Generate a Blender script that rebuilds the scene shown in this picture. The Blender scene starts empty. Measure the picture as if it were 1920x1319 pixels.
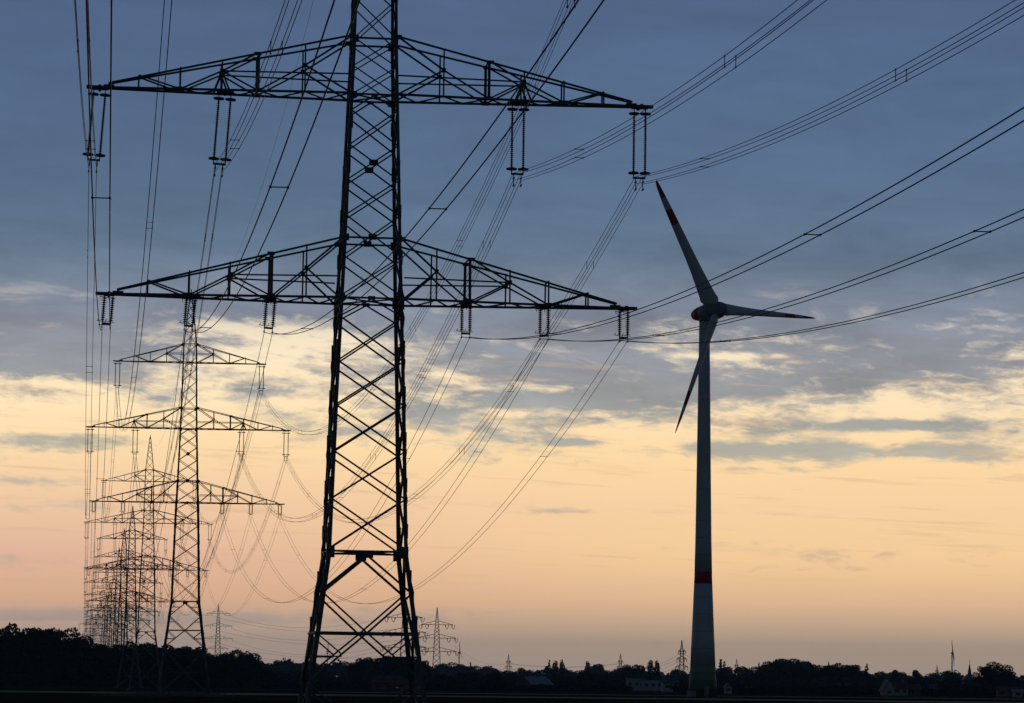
import bpy, bmesh, math, random
from mathutils import Vector, Matrix, Euler

SC = bpy.context.scene
COL = SC.collection
R = math.radians
FP, PCX, PCY = 6400.0, 960.0, 659.5           # focal length and centre in photo pixels
PITCH, ROLL, EYE = 0.0972, 0.0102, 2.3

# ------------------------------------------------------------------ camera
cam = bpy.data.cameras.new('camera')
cam.sensor_width = 36.0
cam.lens = FP / 1920 * 36
cam.clip_start = 0.5
cam.clip_end = 90000
camo = bpy.data.objects.new('camera', cam)
COL.objects.link(camo)
camo.location = (0, 0, EYE)
CROT = Matrix.Rotation(R(90) + PITCH, 3, 'X') @ Matrix.Rotation(ROLL, 3, 'Z')
camo.rotation_euler = CROT.to_euler()
SC.camera = camo
SC.view_settings.view_transform = 'Standard'
SC.view_settings.look = 'None'
SC.view_settings.exposure = 0
SC.view_settings.gamma = 1
SC.cycles.max_bounces = 6
SC.cycles.volume_bounces = 0


def at(x, y, Y):
    """World point seen at photo pixel (x, y) at depth Y."""
    d = CROT @ Vector(((x - PCX) / FP, -(y - PCY) / FP, -1))
    return Vector((d.x / d.y * Y, Y, EYE + d.z / d.y * Y))


def gx(x, Y):
    """World X of photo column x at ground level, depth Y."""
    hy = 1283.5 + (x - 960) * 0.0102
    return at(x, hy + EYE * FP / Y, Y).x


def lin(c):
    return tuple(((v / 255) / 12.92 if v / 255 <= 0.04045 else ((v / 255 + 0.055) / 1.055) ** 2.4) for v in c)


# ------------------------------------------------------------------ world
W = bpy.data.worlds.new('World')
SC.world = W
W.use_nodes = True
NT = W.node_tree
NT.nodes.clear()


def nd(t, **kw):
    n = NT.nodes.new(t)
    for k, v in kw.items():
        setattr(n, k, v)
    return n


def setin(n, i, v):
    if hasattr(v, 'is_linked') or isinstance(v, bpy.types.NodeSocket):
        NT.links.new(v, n.inputs[i])
    else:
        n.inputs[i].default_value = v


def M(op, a, b=0.0, c=0.0):
    n = nd('ShaderNodeMath', operation=op)
    setin(n, 0, a); setin(n, 1, b)
    if op == 'MULTIPLY_ADD':
        setin(n, 2, c)
    return n.outputs[0]


def SS(v, a, b, lo=0.0, hi=1.0):
    n = nd('ShaderNodeMapRange', interpolation_type='SMOOTHSTEP')
    setin(n, 0, v); setin(n, 1, a); setin(n, 2, b); setin(n, 3, lo); setin(n, 4, hi)
    return n.outputs[0]


def RAMP(v, vmax, stops):
    n = nd('ShaderNodeValToRGB')
    setin(n, 0, M('DIVIDE', v, vmax))
    el = n.color_ramp.elements
    while len(el) < len(stops):
        el.new(0.5)
    for e, (p, c) in zip(el, stops):
        e.position = min(1, p / vmax)
        e.color = (*lin(c), 1)
    return n.outputs[0]


def MIX(f, a, b, mode='MIX'):
    n = nd('ShaderNodeMix', data_type='RGBA', blend_type=mode)
    setin(n, 0, f); setin(n, 6, a); setin(n, 7, b)
    return n.outputs[2]


def NOISE(su, sv, seed, scale=1.0, detail=6.0, rough=0.55, dist=0.0, tilt=0.0):
    n = nd('ShaderNodeTexNoise')
    cb = nd('ShaderNodeCombineXYZ')
    vv = M('MULTIPLY_ADD', U, tilt, V) if tilt else V
    setin(cb, 0, M('MULTIPLY', U, su)); setin(cb, 1, M('MULTIPLY', vv, sv)); setin(cb, 2, seed)
    NT.links.new(cb.outputs[0], n.inputs['Vector'])
    n.inputs['Scale'].default_value = scale
    n.inputs['Detail'].default_value = detail
    n.inputs['Roughness'].default_value = rough
    n.inputs['Distortion'].default_value = dist
    return n.outputs[0]


tc = nd('ShaderNodeTexCoord')
sep = nd('ShaderNodeSeparateXYZ')
NT.links.new(tc.outputs['Generated'], sep.inputs[0])
DX, DY, DZ = sep.outputs
DEG = 180 / math.pi
V = M('MULTIPLY', M('ARCSINE', DZ), DEG)            # elevation in degrees
U = M('MULTIPLY', M('ARCTAN2', DX, DY), DEG)        # azimuth in degrees


def LOBE(x, y, a, b, k):
    """A patch of denser cloud round a direction: photo place, half widths in degrees, weight."""
    u0 = (x - 960) / 111.7
    v0 = (1283.5 - (y - 0.0102 * (x - 960))) / 111.7
    du = M('DIVIDE', M('SUBTRACT', U, u0), a)
    dv = M('DIVIDE', M('SUBTRACT', V, v0), b)
    q = M('ADD', M('MULTIPLY', du, du), M('MULTIPLY', dv, dv))
    return M('MULTIPLY', M('EXPONENT', M('MULTIPLY', q, -1.0)), k)


VM = 16.0
clear_l = RAMP(V, VM, [(0, (212, 190, 178)), (.75, (224, 196, 178)), (1.4, (249, 198, 160)), (2.1, (239, 192, 162)),
                       (3.0, (247, 206, 166)), (3.9, (255, 221, 171)), (4.8, (257, 231, 188)), (5.7, (250, 231, 199)),
                       (6.4, (206, 202, 193)), (7.4, (150, 160, 172)), (16, (110, 125, 150))])
clear_r = RAMP(V, VM, [(0, (212, 188, 172)), (.75, (227, 198, 170)), (1.4, (257, 209, 164)), (2.1, (258, 215, 160)),
                       (3.0, (254, 214, 165)), (3.9, (256, 220, 167)), (4.8, (254, 228, 187)), (5.7, (246, 228, 198)),
                       (6.4, (200, 198, 192)), (7.4, (150, 160, 172)), (16, (110, 125, 150))])
clear = MIX(SS(U, -7.0, 4.0), clear_l, clear_r)
gl = nd('ShaderNodeVectorMath', operation='SCALE')         # the glow is strongest a little above the haze
setin(gl, 0, clear); setin(gl, 3, M('MULTIPLY_ADD', M('MULTIPLY', SS(V, .9, 2.4), SS(V, 6.6, 5.2)), .13, 1.0))
clear = gl.outputs[0]
cloud_c = RAMP(V, VM, [(0, (192, 178, 174)), (.9, (198, 182, 173)), (2.0, (198, 180, 164)), (3.0, (196, 188, 170)),
                       (3.9, (174, 179, 172)), (4.8, (152, 156, 160)), (5.6, (141, 147, 159)), (6.4, (124, 135, 155)),
                       (7.2, (98, 119, 143)), (8.6, (86, 110, 141)), (10.5, (81, 104, 138)), (12, (77, 97, 132)), (16, (70, 86, 118))])
n1 = NOISE(.26, 1.05, 3.1, 1.0, 8, .56, .5, .03)
n1b = NOISE(.75, 3.2, 8.4, 1.0, 6, .6, .3, .03)
n1c = NOISE(2.3, 6.5, 15.2, 1.0, 6, .62, .5, .03)
nn = M('ADD', M('ADD', M('MULTIPLY', n1, .50), M('MULTIPLY', n1b, .28)), M('MULTIPLY', n1c, .22))
nn = M('MULTIPLY_ADD', M('SUBTRACT', nn, .5), 1.6, .5)
cov = M('ADD', SS(V, 5.45, 6.9, 0.0, .40), SS(V, 3.0, 4.6, -.17, -.015))
for lb in [(70, 665, 1.75, .62, .24), (60, 560, 2.0, .3, .10), (170, 700, 1.0, .12, .10), (430, 575, 1.6, .14, .16),
           (980, 660, 2.3, .62, .13), (1050, 715, 1.5, .30, .10), (1600, 670, 3.4, .62, .14), (1420, 715, 3.2, .30, .10), (1180, 525, 1.0, .16, -.10),
           (850, 615, .55, .12, -.12), (1780, 618, .7, .11, -.17), (1640, 600, .5, .08, -.13), (90, 612, .6, .12, -.16), (1380, 672, .7, .06, -.15),
           (990, 752, 0.9, .14, .14),
           (1640, 803, 1.7, .11, .21), (1450, 848, 1.2, .13, .23), (1790, 856, 1.4, .12, .21),
           (1500, 885, .6, .06, .16), (1400, 884, .4, .05, .15),
           (90, 836, 1.3, .17, .22), (40, 905, 1.1, .16, .22), (170, 955, 2.3, .13, .19), (440, 955, .8, .08, .12),
           (760, 782, .6, .08, .15), (300, 752, .5, .05, .13), (300, 803, .4, .05, .14), (1060, 962, .75, .055, .22), (1040, 1002, .7, .05, .22), (1080, 832, .5, .06, .18),
           (60, 1155, 3.2, .14, .28), (330, 1160, 2.2, .13, .23), (620, 1165, 1.6, .12, .13), (80, 1050, 2.0, .10, .13),
           (540, 650, 1.3, .42, -.18), (1750, 775, 2.5, .16, -.10)]:
    cov = M('ADD', cov, LOBE(*lb))
mask = SS(M('ADD', nn, cov), .425, .64)
n2 = NOISE(.42, 1.7, 21.7, 1.0, 7, .6, .4, .03)
shade = M('MULTIPLY_ADD', M('SUBTRACT', n2, .5), SS(V, 6.3, 8.6, .95, .42), 1.0)
n3 = NOISE(.10, .35, 41.0, 1.0, 3, .5, .2)
shade = M('MULTIPLY', shade, M('MULTIPLY_ADD', M('SUBTRACT', n3, .5),   .42, 1.0))
cl = nd('ShaderNodeVectorMath', operation='SCALE')
setin(cl, 0, cloud_c); setin(cl, 3, shade)
front = MIX(M('MULTIPLY', mask, SS(V, 2.2, 5.0, .60, .95)), clear, cl.outputs[0])
n4 = NOISE(.55, 1.9, 63.0, 1.0, 7, .62, .6, .05)       # bright torn edges of the cloud deck
wisp = M('MULTIPLY', SS(n4, .53, .68), M('MULTIPLY', SS(V, 4.9, 5.6), SS(V, 7.0, 6.0)))
front = MIX(M('MULTIPLY', wisp, .56), front, (*lin((216, 208, 194)), 1))
n5 = NOISE(.35, 6.0, 77.0, 1.0, 5, .6, .3, .05)        # thin streaks in the bright band
front = MIX(M('MULTIPLY', SS(n5, .54, .70), M('MULTIPLY', SS(V, 1.2, 2.6), SS(V, 6.0, 5.0, 0, .42))), front, (*lin((228, 190, 150)), 1))
# dusk sky away from the sunset: clear Nishita sky, much darker
sky = nd('ShaderNodeTexSky', sky_type='NISHITA', sun_disc=False)
sky.sun_elevation = R(2.5)
sky.sun_rotation = R(-2.0)
sky.altitude = 40
sk = nd('ShaderNodeVectorMath', operation='SCALE')
NT.links.new(sky.outputs[0], sk.inputs[0]); sk.inputs[3].default_value = 0.036
skd = MIX(1.0, sk.outputs[0], (.58, .80, 1.36, 1), 'MULTIPLY')
fwd = M('MULTIPLY', SS(M('ABSOLUTE', U), 75.0, 16.0), SS(V, 42.0, 13.0))
colr = MIX(fwd, skd, front)
bg = nd('ShaderNodeBackground')
NT.links.new(colr, bg.inputs[0])
bg.inputs[1].default_value = 1.0
wo = nd('ShaderNodeOutputWorld')
NT.links.new(bg.outputs[0], wo.inputs[0])

# ------------------------------------------------------------------ sun, low behind the cloud bank
sl = bpy.data.lights.new('sun', 'SUN')
sl.energy = 0.12
sl.angle = R(10)
sl.color = (1.0, .74, .5)
so = bpy.data.objects.new('sun', sl)
COL.objects.link(so)
sd = Vector((math.sin(R(-2)) * math.cos(R(2.5)), math.cos(R(-2)) * math.cos(R(2.5)), math.sin(R(2.5))))
so.rotation_euler = sd.to_track_quat('Z', 'Y').to_euler()


# ------------------------------------------------------------------ materials
def mat(name, base, rough=.7, metal=0.0, var=.25, scale=3.0, spec=.3, second=None):
    m = bpy.data.materials.new(name)
    m.use_nodes = True
    t = m.node_tree
    b = t.nodes['Principled BSDF']
    b.inputs['Roughness'].default_value = rough
    b.inputs['Metallic'].default_value = metal
    b.inputs['Specular IOR Level'].default_value = spec
    tx = t.nodes.new('ShaderNodeTexCoord')
    nz = t.nodes.new('ShaderNodeTexNoise')
    nz.inputs['Scale'].default_value = scale
    nz.inputs['Detail'].default_value = 5
    t.links.new(tx.outputs['Object'], nz.inputs['Vector'])
    rp = t.nodes.new('ShaderNodeValToRGB')
    a = second or tuple(c * (1 - var) for c in base)
    c2 = tuple(min(1, c * (1 + var)) for c in base) if second is None else base
    rp.color_ramp.elements[0].position = .35
    rp.color_ramp.elements[1].position = .65
    rp.color_ramp.elements[0].color = (*a, 1)
    rp.color_ramp.elements[1].color = (*c2, 1)
    t.links.new(nz.outputs[0], rp.inputs[0])
    t.links.new(rp.outputs[0], b.inputs['Base Color'])
    return m


STEEL = mat('weathered_steel', (.125, .145, .15), .6, .2, .3, 1.5)
WIRE = mat('aluminium_wire', (.05, .055, .06), .6, .5, .2, 2)
INSUL = mat('insulator_glaze', (.05, .045, .045), .4, 0, .2, 4)
CONC = mat('concrete', (.30, .29, .27), .9, 0, .25, 1)
WHITE = mat('turbine_paint', (.70, .74, .76), .45, 0, .05, .25)
GREYP = mat('nacelle_paint', (.26, .29, .32), .5, 0, .08, .5)
RED = mat('red_paint', (.66, .014, .022), .5, 0, .12, .5)
LEAF = mat('foliage', (.045, .06, .025), .9, 0, .35, .4, .1)
LEAFD = mat('dark_foliage', (.028, .042, .02), .9, 0, .35, .4, .1)
BARK = mat('bark', (.06, .045, .035), .95, 0, .3, 3, .1)
GRASS = mat('field_grass', (.040, .044, .020), 1.0, 0, .35, .02, 0)
STUB = mat('stubble', (.58, .45, .28), 1.0, 0, .25, .03, 0)
CROP = mat('green_crop', (.034, .050, .02), 1.0, 0, .3, .03, 0)
TRACK = mat('field_track', (.13, .12, .10), .95, 0, .25, .05, .05)
PLAST = mat('white_render', (.46, .47, .48), .85, 0, .08, .4)
BRICK = mat('brick', (.25, .12, .085), .9, 0, .25, .6)
TILE = mat('roof_tile', (.15, .075, .055), .85, 0, .3, .7)
SLATE = mat('slate_roof', (.11, .115, .13), .75, 0, .25, .7)
SHEET = mat('sheet_roof', (.36, .38, .41), .55, .2, .12, .3)
GLASS = mat('window_glass', (.03, .04, .05), .1, 0, .1, 1, .6)
CARP = mat('car_paint', (.03, .035, .045), .3, 0, .1, 1, .5)
RUBBER = mat('rubber', (.02, .02, .02), .9, 0, .1, 3)
WEED = mat('dry_grass', (.24, .22, .15), .95, 0, .3, .8, .05)

# green rings at the foot of the turbine, lighter upwards
GREEN = mat('green_rings', (.1, .2, .1), .55, 0, .05, .3)
t = GREEN.node_tree
gtx = t.nodes.new('ShaderNodeTexCoord')
gsp = t.nodes.new('ShaderNodeSeparateXYZ')
t.links.new(gtx.outputs['Object'], gsp.inputs[0])
gdv = t.nodes.new('ShaderNodeMath'); gdv.operation = 'DIVIDE'; gdv.inputs[1].default_value = 8.0
t.links.new(gsp.outputs[2], gdv.inputs[0])
grp = t.nodes.new('ShaderNodeValToRGB')
grp.color_ramp.interpolation = 'CONSTANT'
for i, (p, c) in enumerate([(0, (.07, .10, .055)), (.22, (.12, .17, .085)), (.46, (.19, .26, .13)), (.68, (.28, .37, .20))]):
    e = grp.color_ramp.elements[i] if i < 2 else grp.color_ramp.elements.new(p)
    e.position = p; e.color = (*c, 1)
t.links.new(gdv.outputs[0], grp.inputs[0])
t.links.new(grp.outputs[0], t.nodes['Principled BSDF'].inputs['Base Color'])


# ------------------------------------------------------------------ mesh helpers
class MB:
    th = 1.0

    def __init__(self):
        self.v = []; self.f = []; self.mi = []; self.smooth = []

    def add(self, vs, fs, mi=0, smooth=False):
        o = len(self.v)
        self.v += [tuple(p) for p in vs]
        for f in fs:
            self.f.append([i + o for i in f]); self.mi.append(mi); self.smooth.append(smooth)

    def bar(self, p, q, w, h=None, mi=0):
        p = Vector(p); q = Vector(q); h = h or w
        d = q - p
        if d.length < 1e-6:
            return
        d.normalize()
        w *= MB.th; h *= MB.th
        up = Vector((0, 0, 1)) if abs(d.z) < .95 else Vector((0, 1, 0))
        a = d.cross(up).normalized() * (w / 2); b = a.normalized().cross(d).normalized() * (h / 2)
        vs = [p + a + b, p - a + b, p - a - b, p + a - b, q + a + b, q - a + b, q - a - b, q + a - b]
        self.add(vs, [(0, 1, 2, 3), (7, 6, 5, 4), (0, 4, 5, 1), (1, 5, 6, 2), (2, 6, 7, 3), (3, 7, 4, 0)], mi)

    def angle(self, pts, sx, sy, w, th=.03):
        """L section following pts, flanges turned inwards by the signs sx, sy."""
        w *= MB.th
        prof = [(0, 0), (-sx * w, 0), (-sx * w, -sy * th), (-sx * th, -sy * th), (-sx * th, -sy * w), (0, -sy * w)]
        vs = []
        for p in pts:
            vs += [(p[0] + a, p[1] + b, p[2]) for a, b in prof]
        fs = []
        for k in range(len(pts) - 1):
            for i in range(6):
                j = (i + 1) % 6
                fs.append((k * 6 + i, k * 6 + j, k * 6 + 6 + j, k * 6 + 6 + i))
        fs.append(tuple(range(6))); n = (len(pts) - 1) * 6
        fs.append(tuple(range(n + 5, n - 1, -1)))
        self.add(vs, fs)

    def box(self, c, s, mi=0):
        x, y, z = c; a, b, d = s[0] / 2, s[1] / 2, s[2] / 2
        vs = [(x + i * a, y + j * b, z + k * d) for k in (-1, 1) for j in (-1, 1) for i in (-1, 1)]
        self.add(vs, [(0, 2, 3, 1), (4, 5, 7, 6), (0, 1, 5, 4), (2, 6, 7, 3), (0, 4, 6, 2), (1, 3, 7, 5)], mi)

    def tube(self, pts, r, n=5, mi=0, smooth=True):
        """Tube along pts; r a number or a list."""
        pts = [Vector(p) for p in pts]
        vs = []; fs = []
        for i, p in enumerate(pts):
            d = (pts[min(i + 1, len(pts) - 1)] - pts[max(i - 1, 0)]).normalized()
            up = Vector((0, 0, 1)) if abs(d.z) < .95 else Vector((0, 1, 0))
            a = d.cross(up).normalized(); b = a.cross(d)
            rr = r[i] if isinstance(r, (list, tuple)) else r
            vs += [p + (a * math.cos(2 * math.pi * k / n) + b * math.sin(2 * math.pi * k / n)) * rr for k in range(n)]
        for i in range(len(pts) - 1):
            for k in range(n):
                j = (k + 1) % n
                fs.append((i * n + k, i * n + j, i * n + n + j, i * n + n + k))
        fs.append(tuple(range(n - 1, -1, -1)))
        m = (len(pts) - 1) * n
        fs.append(tuple(range(m, m + n)))
        self.add(vs, fs, mi, smooth)

    def lathe(self, prof, n=12, org=(0, 0, 0), mi=0, smooth=True, axis=None):
        """prof: (radius, height) pairs round Z (or round axis through org)."""
        vs = []; fs = []
        Q = Vector(axis).to_track_quat('Z', 'Y') if axis is not None else None
        for r, z in prof:
            for k in range(n):
                p = Vector((r * math.cos(2 * math.pi * k / n), r * math.sin(2 * math.pi * k / n), z))
                if Q is not None:
                    p = Q @ p
                vs.append(p + Vector(org))
        for i in range(len(prof) - 1):
            for k in range(n):
                j = (k + 1) % n
                fs.append((i * n + k, i * n + j, i * n + n + j, i * n + n + k))
        fs.append(tuple(range(n - 1, -1, -1)))
        m = (len(prof) - 1) * n
        fs.append(tuple(range(m, m + n)))
        self.add(vs, fs, mi, smooth)

    def ring(self, c, Rr, r, n=14, k=5):
        vs = []; fs = []
        for i in range(n):
            a = 2 * math.pi * i / n
            for j in range(k):
                b = 2 * math.pi * j / k
                q = Rr + r * math.cos(b)
                vs.append((c[0] + q * math.cos(a), c[1] + q * math.sin(a), c[2] + r * math.sin(b)))
        for i in range(n):
            for j in range(k):
                i2 = (i + 1) % n; j2 = (j + 1) % k
                fs.append((i * k + j, i2 * k + j, i2 * k + j2, i * k + j2))
        self.add(vs, fs, 0, True)

    def build(self, name, mats, parent=None, loc=None):
        me = bpy.data.meshes.new(name)
        me.from_pydata(self.v, [], self.f)
        for m in (mats if isinstance(mats, (list, tuple)) else [mats]):
            me.materials.append(m)
        if len(me.polygons):
            me.polygons.foreach_set('material_index', self.mi)
            me.polygons.foreach_set('use_smooth', self.smooth)
        me.update()
        o = bpy.data.objects.new(name, me)
        COL.objects.link(o)
        if parent:
            o.parent = parent
        if loc is not None:
            o.location = loc
        return o


def tag(o, label, cat, group=None, kind=None):
    if label: o['label'] = label
    if cat: o['category'] = cat
    if group: o['group'] = group
    if kind: o['kind'] = kind
    return o


def thing(name, label, cat, loc=(0, 0, 0), rz=0.0, group=None):
    o = bpy.data.objects.new(name, None)
    o.empty_display_size = 1
    COL.objects.link(o)
    o.location = loc; o.rotation_euler = (0, 0, rz)
    return tag(o, label, cat, group)


def copy_tree(o, parent=None):
    c = o.copy()
    COL.objects.link(c)
    c.parent = parent
    for ch in list(o.children):
        copy_tree(ch, c)
    return c


# ------------------------------------------------------------------ ground
P1 = Vector((-8.06, 190.5, 0)); Z1 = 23.62; H1 = 26.4     # nearest pylon stands in a slight dip


def gz(x, y):
    d2 = (x - P1.x) ** 2 + (y - P1.y) ** 2
    return (Z1 - H1) * math.exp(-(d2 / 95.0 ** 2) ** 2) - 0.0


ys = [-600 + i * 100 for i in range(5)] + [-100 + i * 12 for i in range(42)] + [404, 450, 520, 600, 750, 900, 1200, 1600, 2200, 3200, 5000, 7500, 10000, 13000]
xs = [-10000, -7500, -5000, -3000, -1800, -1000, -600, -350, -250] + [-180 + i * 12 for i in range(31)] + [250, 350, 600, 1000, 1800, 3000, 5000, 7500, 10000]
gm = MB()
gm.v = [(x, y, gz(x, y)) for y in ys for x in xs]
nx = len(xs)
for j in range(len(ys) - 1):
    for i in range(nx - 1):
        gm.f.append((j * nx + i, j * nx + i + 1, (j + 1) * nx + i + 1, (j + 1) * nx + i)); gm.mi.append(0); gm.smooth.append(True)
tag(gm.build('ground', GRASS), None, None, kind='structure')


def strip(name, m, pts_near, pts_far, z):
    b = MB()
    k = len(pts_near)
    b.v = [(x, y, z) for x, y in pts_near] + [(x, y, z) for x, y in pts_far]
    for i in range(k - 1):
        b.f.append((i, i + 1, k + i + 1, k + i)); b.mi.append(0); b.smooth.append(False)
    return tag(b.build(name, m), None, None, kind='structure')


def wob(x, s):
    return 6 * math.sin(x * .021 + s) + 3 * math.sin(x * .067 + 2 * s)


rx = list(range(-260, 300, 8))
strip('stubble_field', STUB, [(x, 585 - x * .30 + wob(x, 1)) for x in rx], [(x, 660 - x * .30 + wob(x, 2)) for x in rx], .004)
rx2 = list(range(-45, 320, 8))
strip('farm_track', STUB, [(x, 800 + wob(x, 3)) for x in rx2], [(x, 850 + wob(x, 4)) for x in rx2], .004)
rx3 = list(range(-60, 420, 10))
strip('crop_field', CROP, [(x, 880 + wob(x, 5)) for x in rx3], [(x, 1080 + wob(x, 6)) for x in rx3], .004)


# ------------------------------------------------------------------ lattice pylons
def width(z, H):
    """Body width at height z above the lowest crossarm; H = crossarm height over the ground."""
    zk = KZ[0]
    tab = [(33.0, .35), (24.9, 2.12), (14.7, 2.52), (11.6, 2.62), (3.4, 3.25), (0, 3.6), (zk, 4.45), (-H, 4.45 + (H + zk) * .262)]
    for (a, wa), (b, wb) in zip(tab, tab[1:]):
        if z >= b:
            return wa + (wb - wa) * (a - z) / (a - b)
    return tab[-1][1]


KZ = [-14.1]


def arm_mesh(sx, L, zb, zt, H, nodes, low, hang):
    """One crossarm on side sx. nodes: list of (t, kind); t 0 at the tip, 1 at the body."""
    m = MB()
    wb = width(zb, H); wt = width(zt, H)
    tip = L

    def bot(t, sy):
        return Vector((sx * (tip + (wb / 2 - tip) * t), sy * (.13 + (wb / 2 - .13) * t), zb))

    def top(t, sy):
        t0 = max(t, .03)
        return Vector((sx * (tip - .5 + (wt / 2 - tip + .5) * t0), sy * (.13 + (wt / 2 - .13) * t0), zb + .16 + (zt - zb - .16) * t0))

    def mid(t, sy, f):
        a = bot(t, sy); b = top(t, sy)
        b = Vector((a.x, b.y, b.z))
        return a + (b - a) * f

    for sy in (-1, 1):
        m.bar(bot(-.012, sy), bot(1, sy), .125)
        m.bar(top(0, sy), top(1, sy), .105)
        seq = []
        for t, kind in nodes:
            tp = mid(t, sy, 1.0)
            m.bar(bot(t, sy), tp, .085 if kind != 'D' else .15)
            seq.append((t, kind))
        for (t0, k0), (t1, k1) in zip(seq, seq[1:]):
            h0 = {'A': 1.0, 'B': 0.0, 'C': .62, 'D': 0.0, 'E': .55}[k0]
            h1 = {'A': 1.0, 'B': 0.0, 'C': .62, 'D': 0.0, 'E': .55}[k1]
            m.bar(mid(t0, sy, h0), mid(t1, sy, h1), .088)
            if k1 == 'D':
                m.bar(mid(t0, sy, h0), mid(t1, sy, 1.0), .09)
        tl, kl = seq[-1]
        hl = {'C': .62, 'E': .55}[kl]
        m.bar(mid(tl, sy, hl), bot(1, sy), .10)
        m.bar(mid(tl, sy, hl), top(1, sy), .10)
        for t, k in seq:                               # node plates
            if k in 'CE':
                c = mid(t, sy, .62 if k == 'C' else .55)
                m.box(c, (.24, .05, .26))
            if k == 'D':
                c = mid(t, sy, .97); m.box(c + Vector((sx * .06, 0, 0)), (.42, .06, .2))
                m.box(bot(t, sy) + Vector((0, 0, .03)), (.42, .07, .24))
            if k == 'B':
                m.box(bot(t, sy) + Vector((0, 0, .03)), (.40, .07, .20))
        for t, k in seq:
            if k == 'C':
                p = mid(t, sy, .62)
                m.bar(p, (sx * wb / 2, sy * wb / 2, p.z), .08)
                if low:
                    for dx in (-.33, .33):
                        m.bar(p, bot(t, sy) + Vector((dx * 1.25, 0, 0)), .10)
        m.box(top(1, sy) + Vector((sx * .06, 0, -.03)), (.36, .06, .26))
    ts = [0.0] + [t for t, k in nodes] + [1.0]
    tt = []
    for a, b in zip(ts, ts[1:]):
        tt += [a, (a + b) / 2]
    tt.append(1.0)
    for i, (a, b) in enumerate(zip(tt, tt[1:])):       # zigzag and struts in the bottom plane
        s = 1 if i % 2 else -1
        m.bar(bot(a, s), bot(b, -s), .07)
    for t, k in nodes:
        if k in 'ABD':
            m.bar(mid(t, -1, 1.0), mid(t, 1, 1.0), .07)
        if k == 'C':
            m.bar(mid(t, -1, .62), mid(t, 1, .62), .09)
    m.box((sx * (tip - .35), 0, zb + .02), (1.3, .30, .17))   # tip plate
    m.box((sx * (tip - .95), 0, zb + .10), (.6, .26, .17))
    for h in hang:
        m.box((sx * h, 0, zb - .02), (.95, .34, .2) if low else (.62, .34, .18))
        m.bar((sx * h, -wb * .3, zb - .02), (sx * h, wb * .3, zb - .02), .14)
    return m


def insulators(arm, x, z, quad, swing=0.0):
    """Double suspension string under a crossarm at across-position x: sub-parts of the arm."""
    sp = .33 if quad else .23
    ln = 3.35 if quad else 1.32
    top_gap = .42 if quad else .2
    for s in (-1, 1):
        m = MB()
        x0 = x + s * sp
        m.bar((x0, 0, z - .1), (x0, 0, z - top_gap), .05)
        prof = []
        nd_ = 30 if quad else 11
        ro = .088 if quad else .125
        for i in range(nd_):
            za = -ln * i / nd_
            zb_ = -ln * (i + 1) / nd_
            prof += [(.038, za), (ro, za + (zb_ - za) * .45), (ro * .92, za + (zb_ - za) * .62), (.038, za + (zb_ - za) * .7)]
        prof.append((.038, -ln))
        m.lathe([(r, zz) for r, zz in reversed(prof)], 8, (x0, 0, z - top_gap), 0, False)
        if not quad:
            for zz, w in ((z - top_gap + .02, .26), (z - top_gap - ln - .02, .30)):
                m.bar((x0 - w, 0, zz + .02), (x0 + w * .6, 0, zz - .02), .035)
                m.bar((x0 - w, 0, zz + .02), (x0 - w * .7, 0, zz - .16 if zz > z - 1 else zz + .16), .03)
        o = m.build('insulator_string', INSUL, arm)
        o.rotation_euler = (0, swing, 0)
        o.location = (z * -math.sin(swing) + x - x * math.cos(swing), 0, z + x * math.sin(swing) - z * math.cos(swing)) if swing else (0, 0, 0)
        if quad:
            for zz in (z - top_gap + .02, z - top_gap - ln - .05):
                g = MB(); g.ring((x0, 0, zz), .27, .055)
                g.bar((x0 - .27, 0, zz), (x0 + .27, 0, zz), .03)
                g.bar((x0, -.27, zz), (x0, .27, zz), .03)
                og = g.build('grading_ring', STEEL, arm)
                og.rotation_euler = o.rotation_euler; og.location = o.location
    y = MB()
    zy = z - top_gap - ln
    y.bar((x - sp, 0, zy), (x - sp, 0, zy - .3 if quad else zy - .12), .06)
    y.bar((x + sp, 0, zy), (x + sp, 0, zy - .3 if quad else zy - .12), .06)
    y.bar((x - sp - .03, 0, zy - (.33 if quad else .14)), (x + sp + .03, 0, zy - (.33 if quad else .14)), .10, .11)
    if quad:
        for s in (-.21, .21):
            y.bar((x + s, 0, zy - .33), (x + s, 0, zy - 1.0), .045)
            for dz in (.57, .99):
                y.bar((x + s, -.22, zy - dz), (x + s, .22, zy - dz), .08)
    else:
        for s in (-.23, .23):
            y.bar((x + s, 0, zy - .14), (x + s, 0, zy - .36), .04)
            y.bar((x + s, -.2, zy - .36), (x + s, .2, zy - .36), .07)
    oy = y.build('yoke', STEEL, arm)
    oy.rotation_euler = o.rotation_euler; oy.location = o.location


ARM1 = [(.28, 'A'), (.52, 'B'), (.76, 'C')]
ARM2 = [(.18, 'A'), (.34, 'B'), (.50, 'C'), (.64, 'D'), (.82, 'E')]
ARM3 = [(.196, 'A'), (.37, 'B'), (.54, 'C'), (.715, 'D'), (.86, 'E')]
HANG = {1: [11.25], 2: [15.3, 8.3], 3: [14.5, 9.95, 5.5]}
ARML = {1: (11.7, 22.0, 24.9, ARM1), 2: (15.75, 11.6, 14.9, ARM2), 3: (14.95, 0.0, 3.4, ARM3)}


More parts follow.
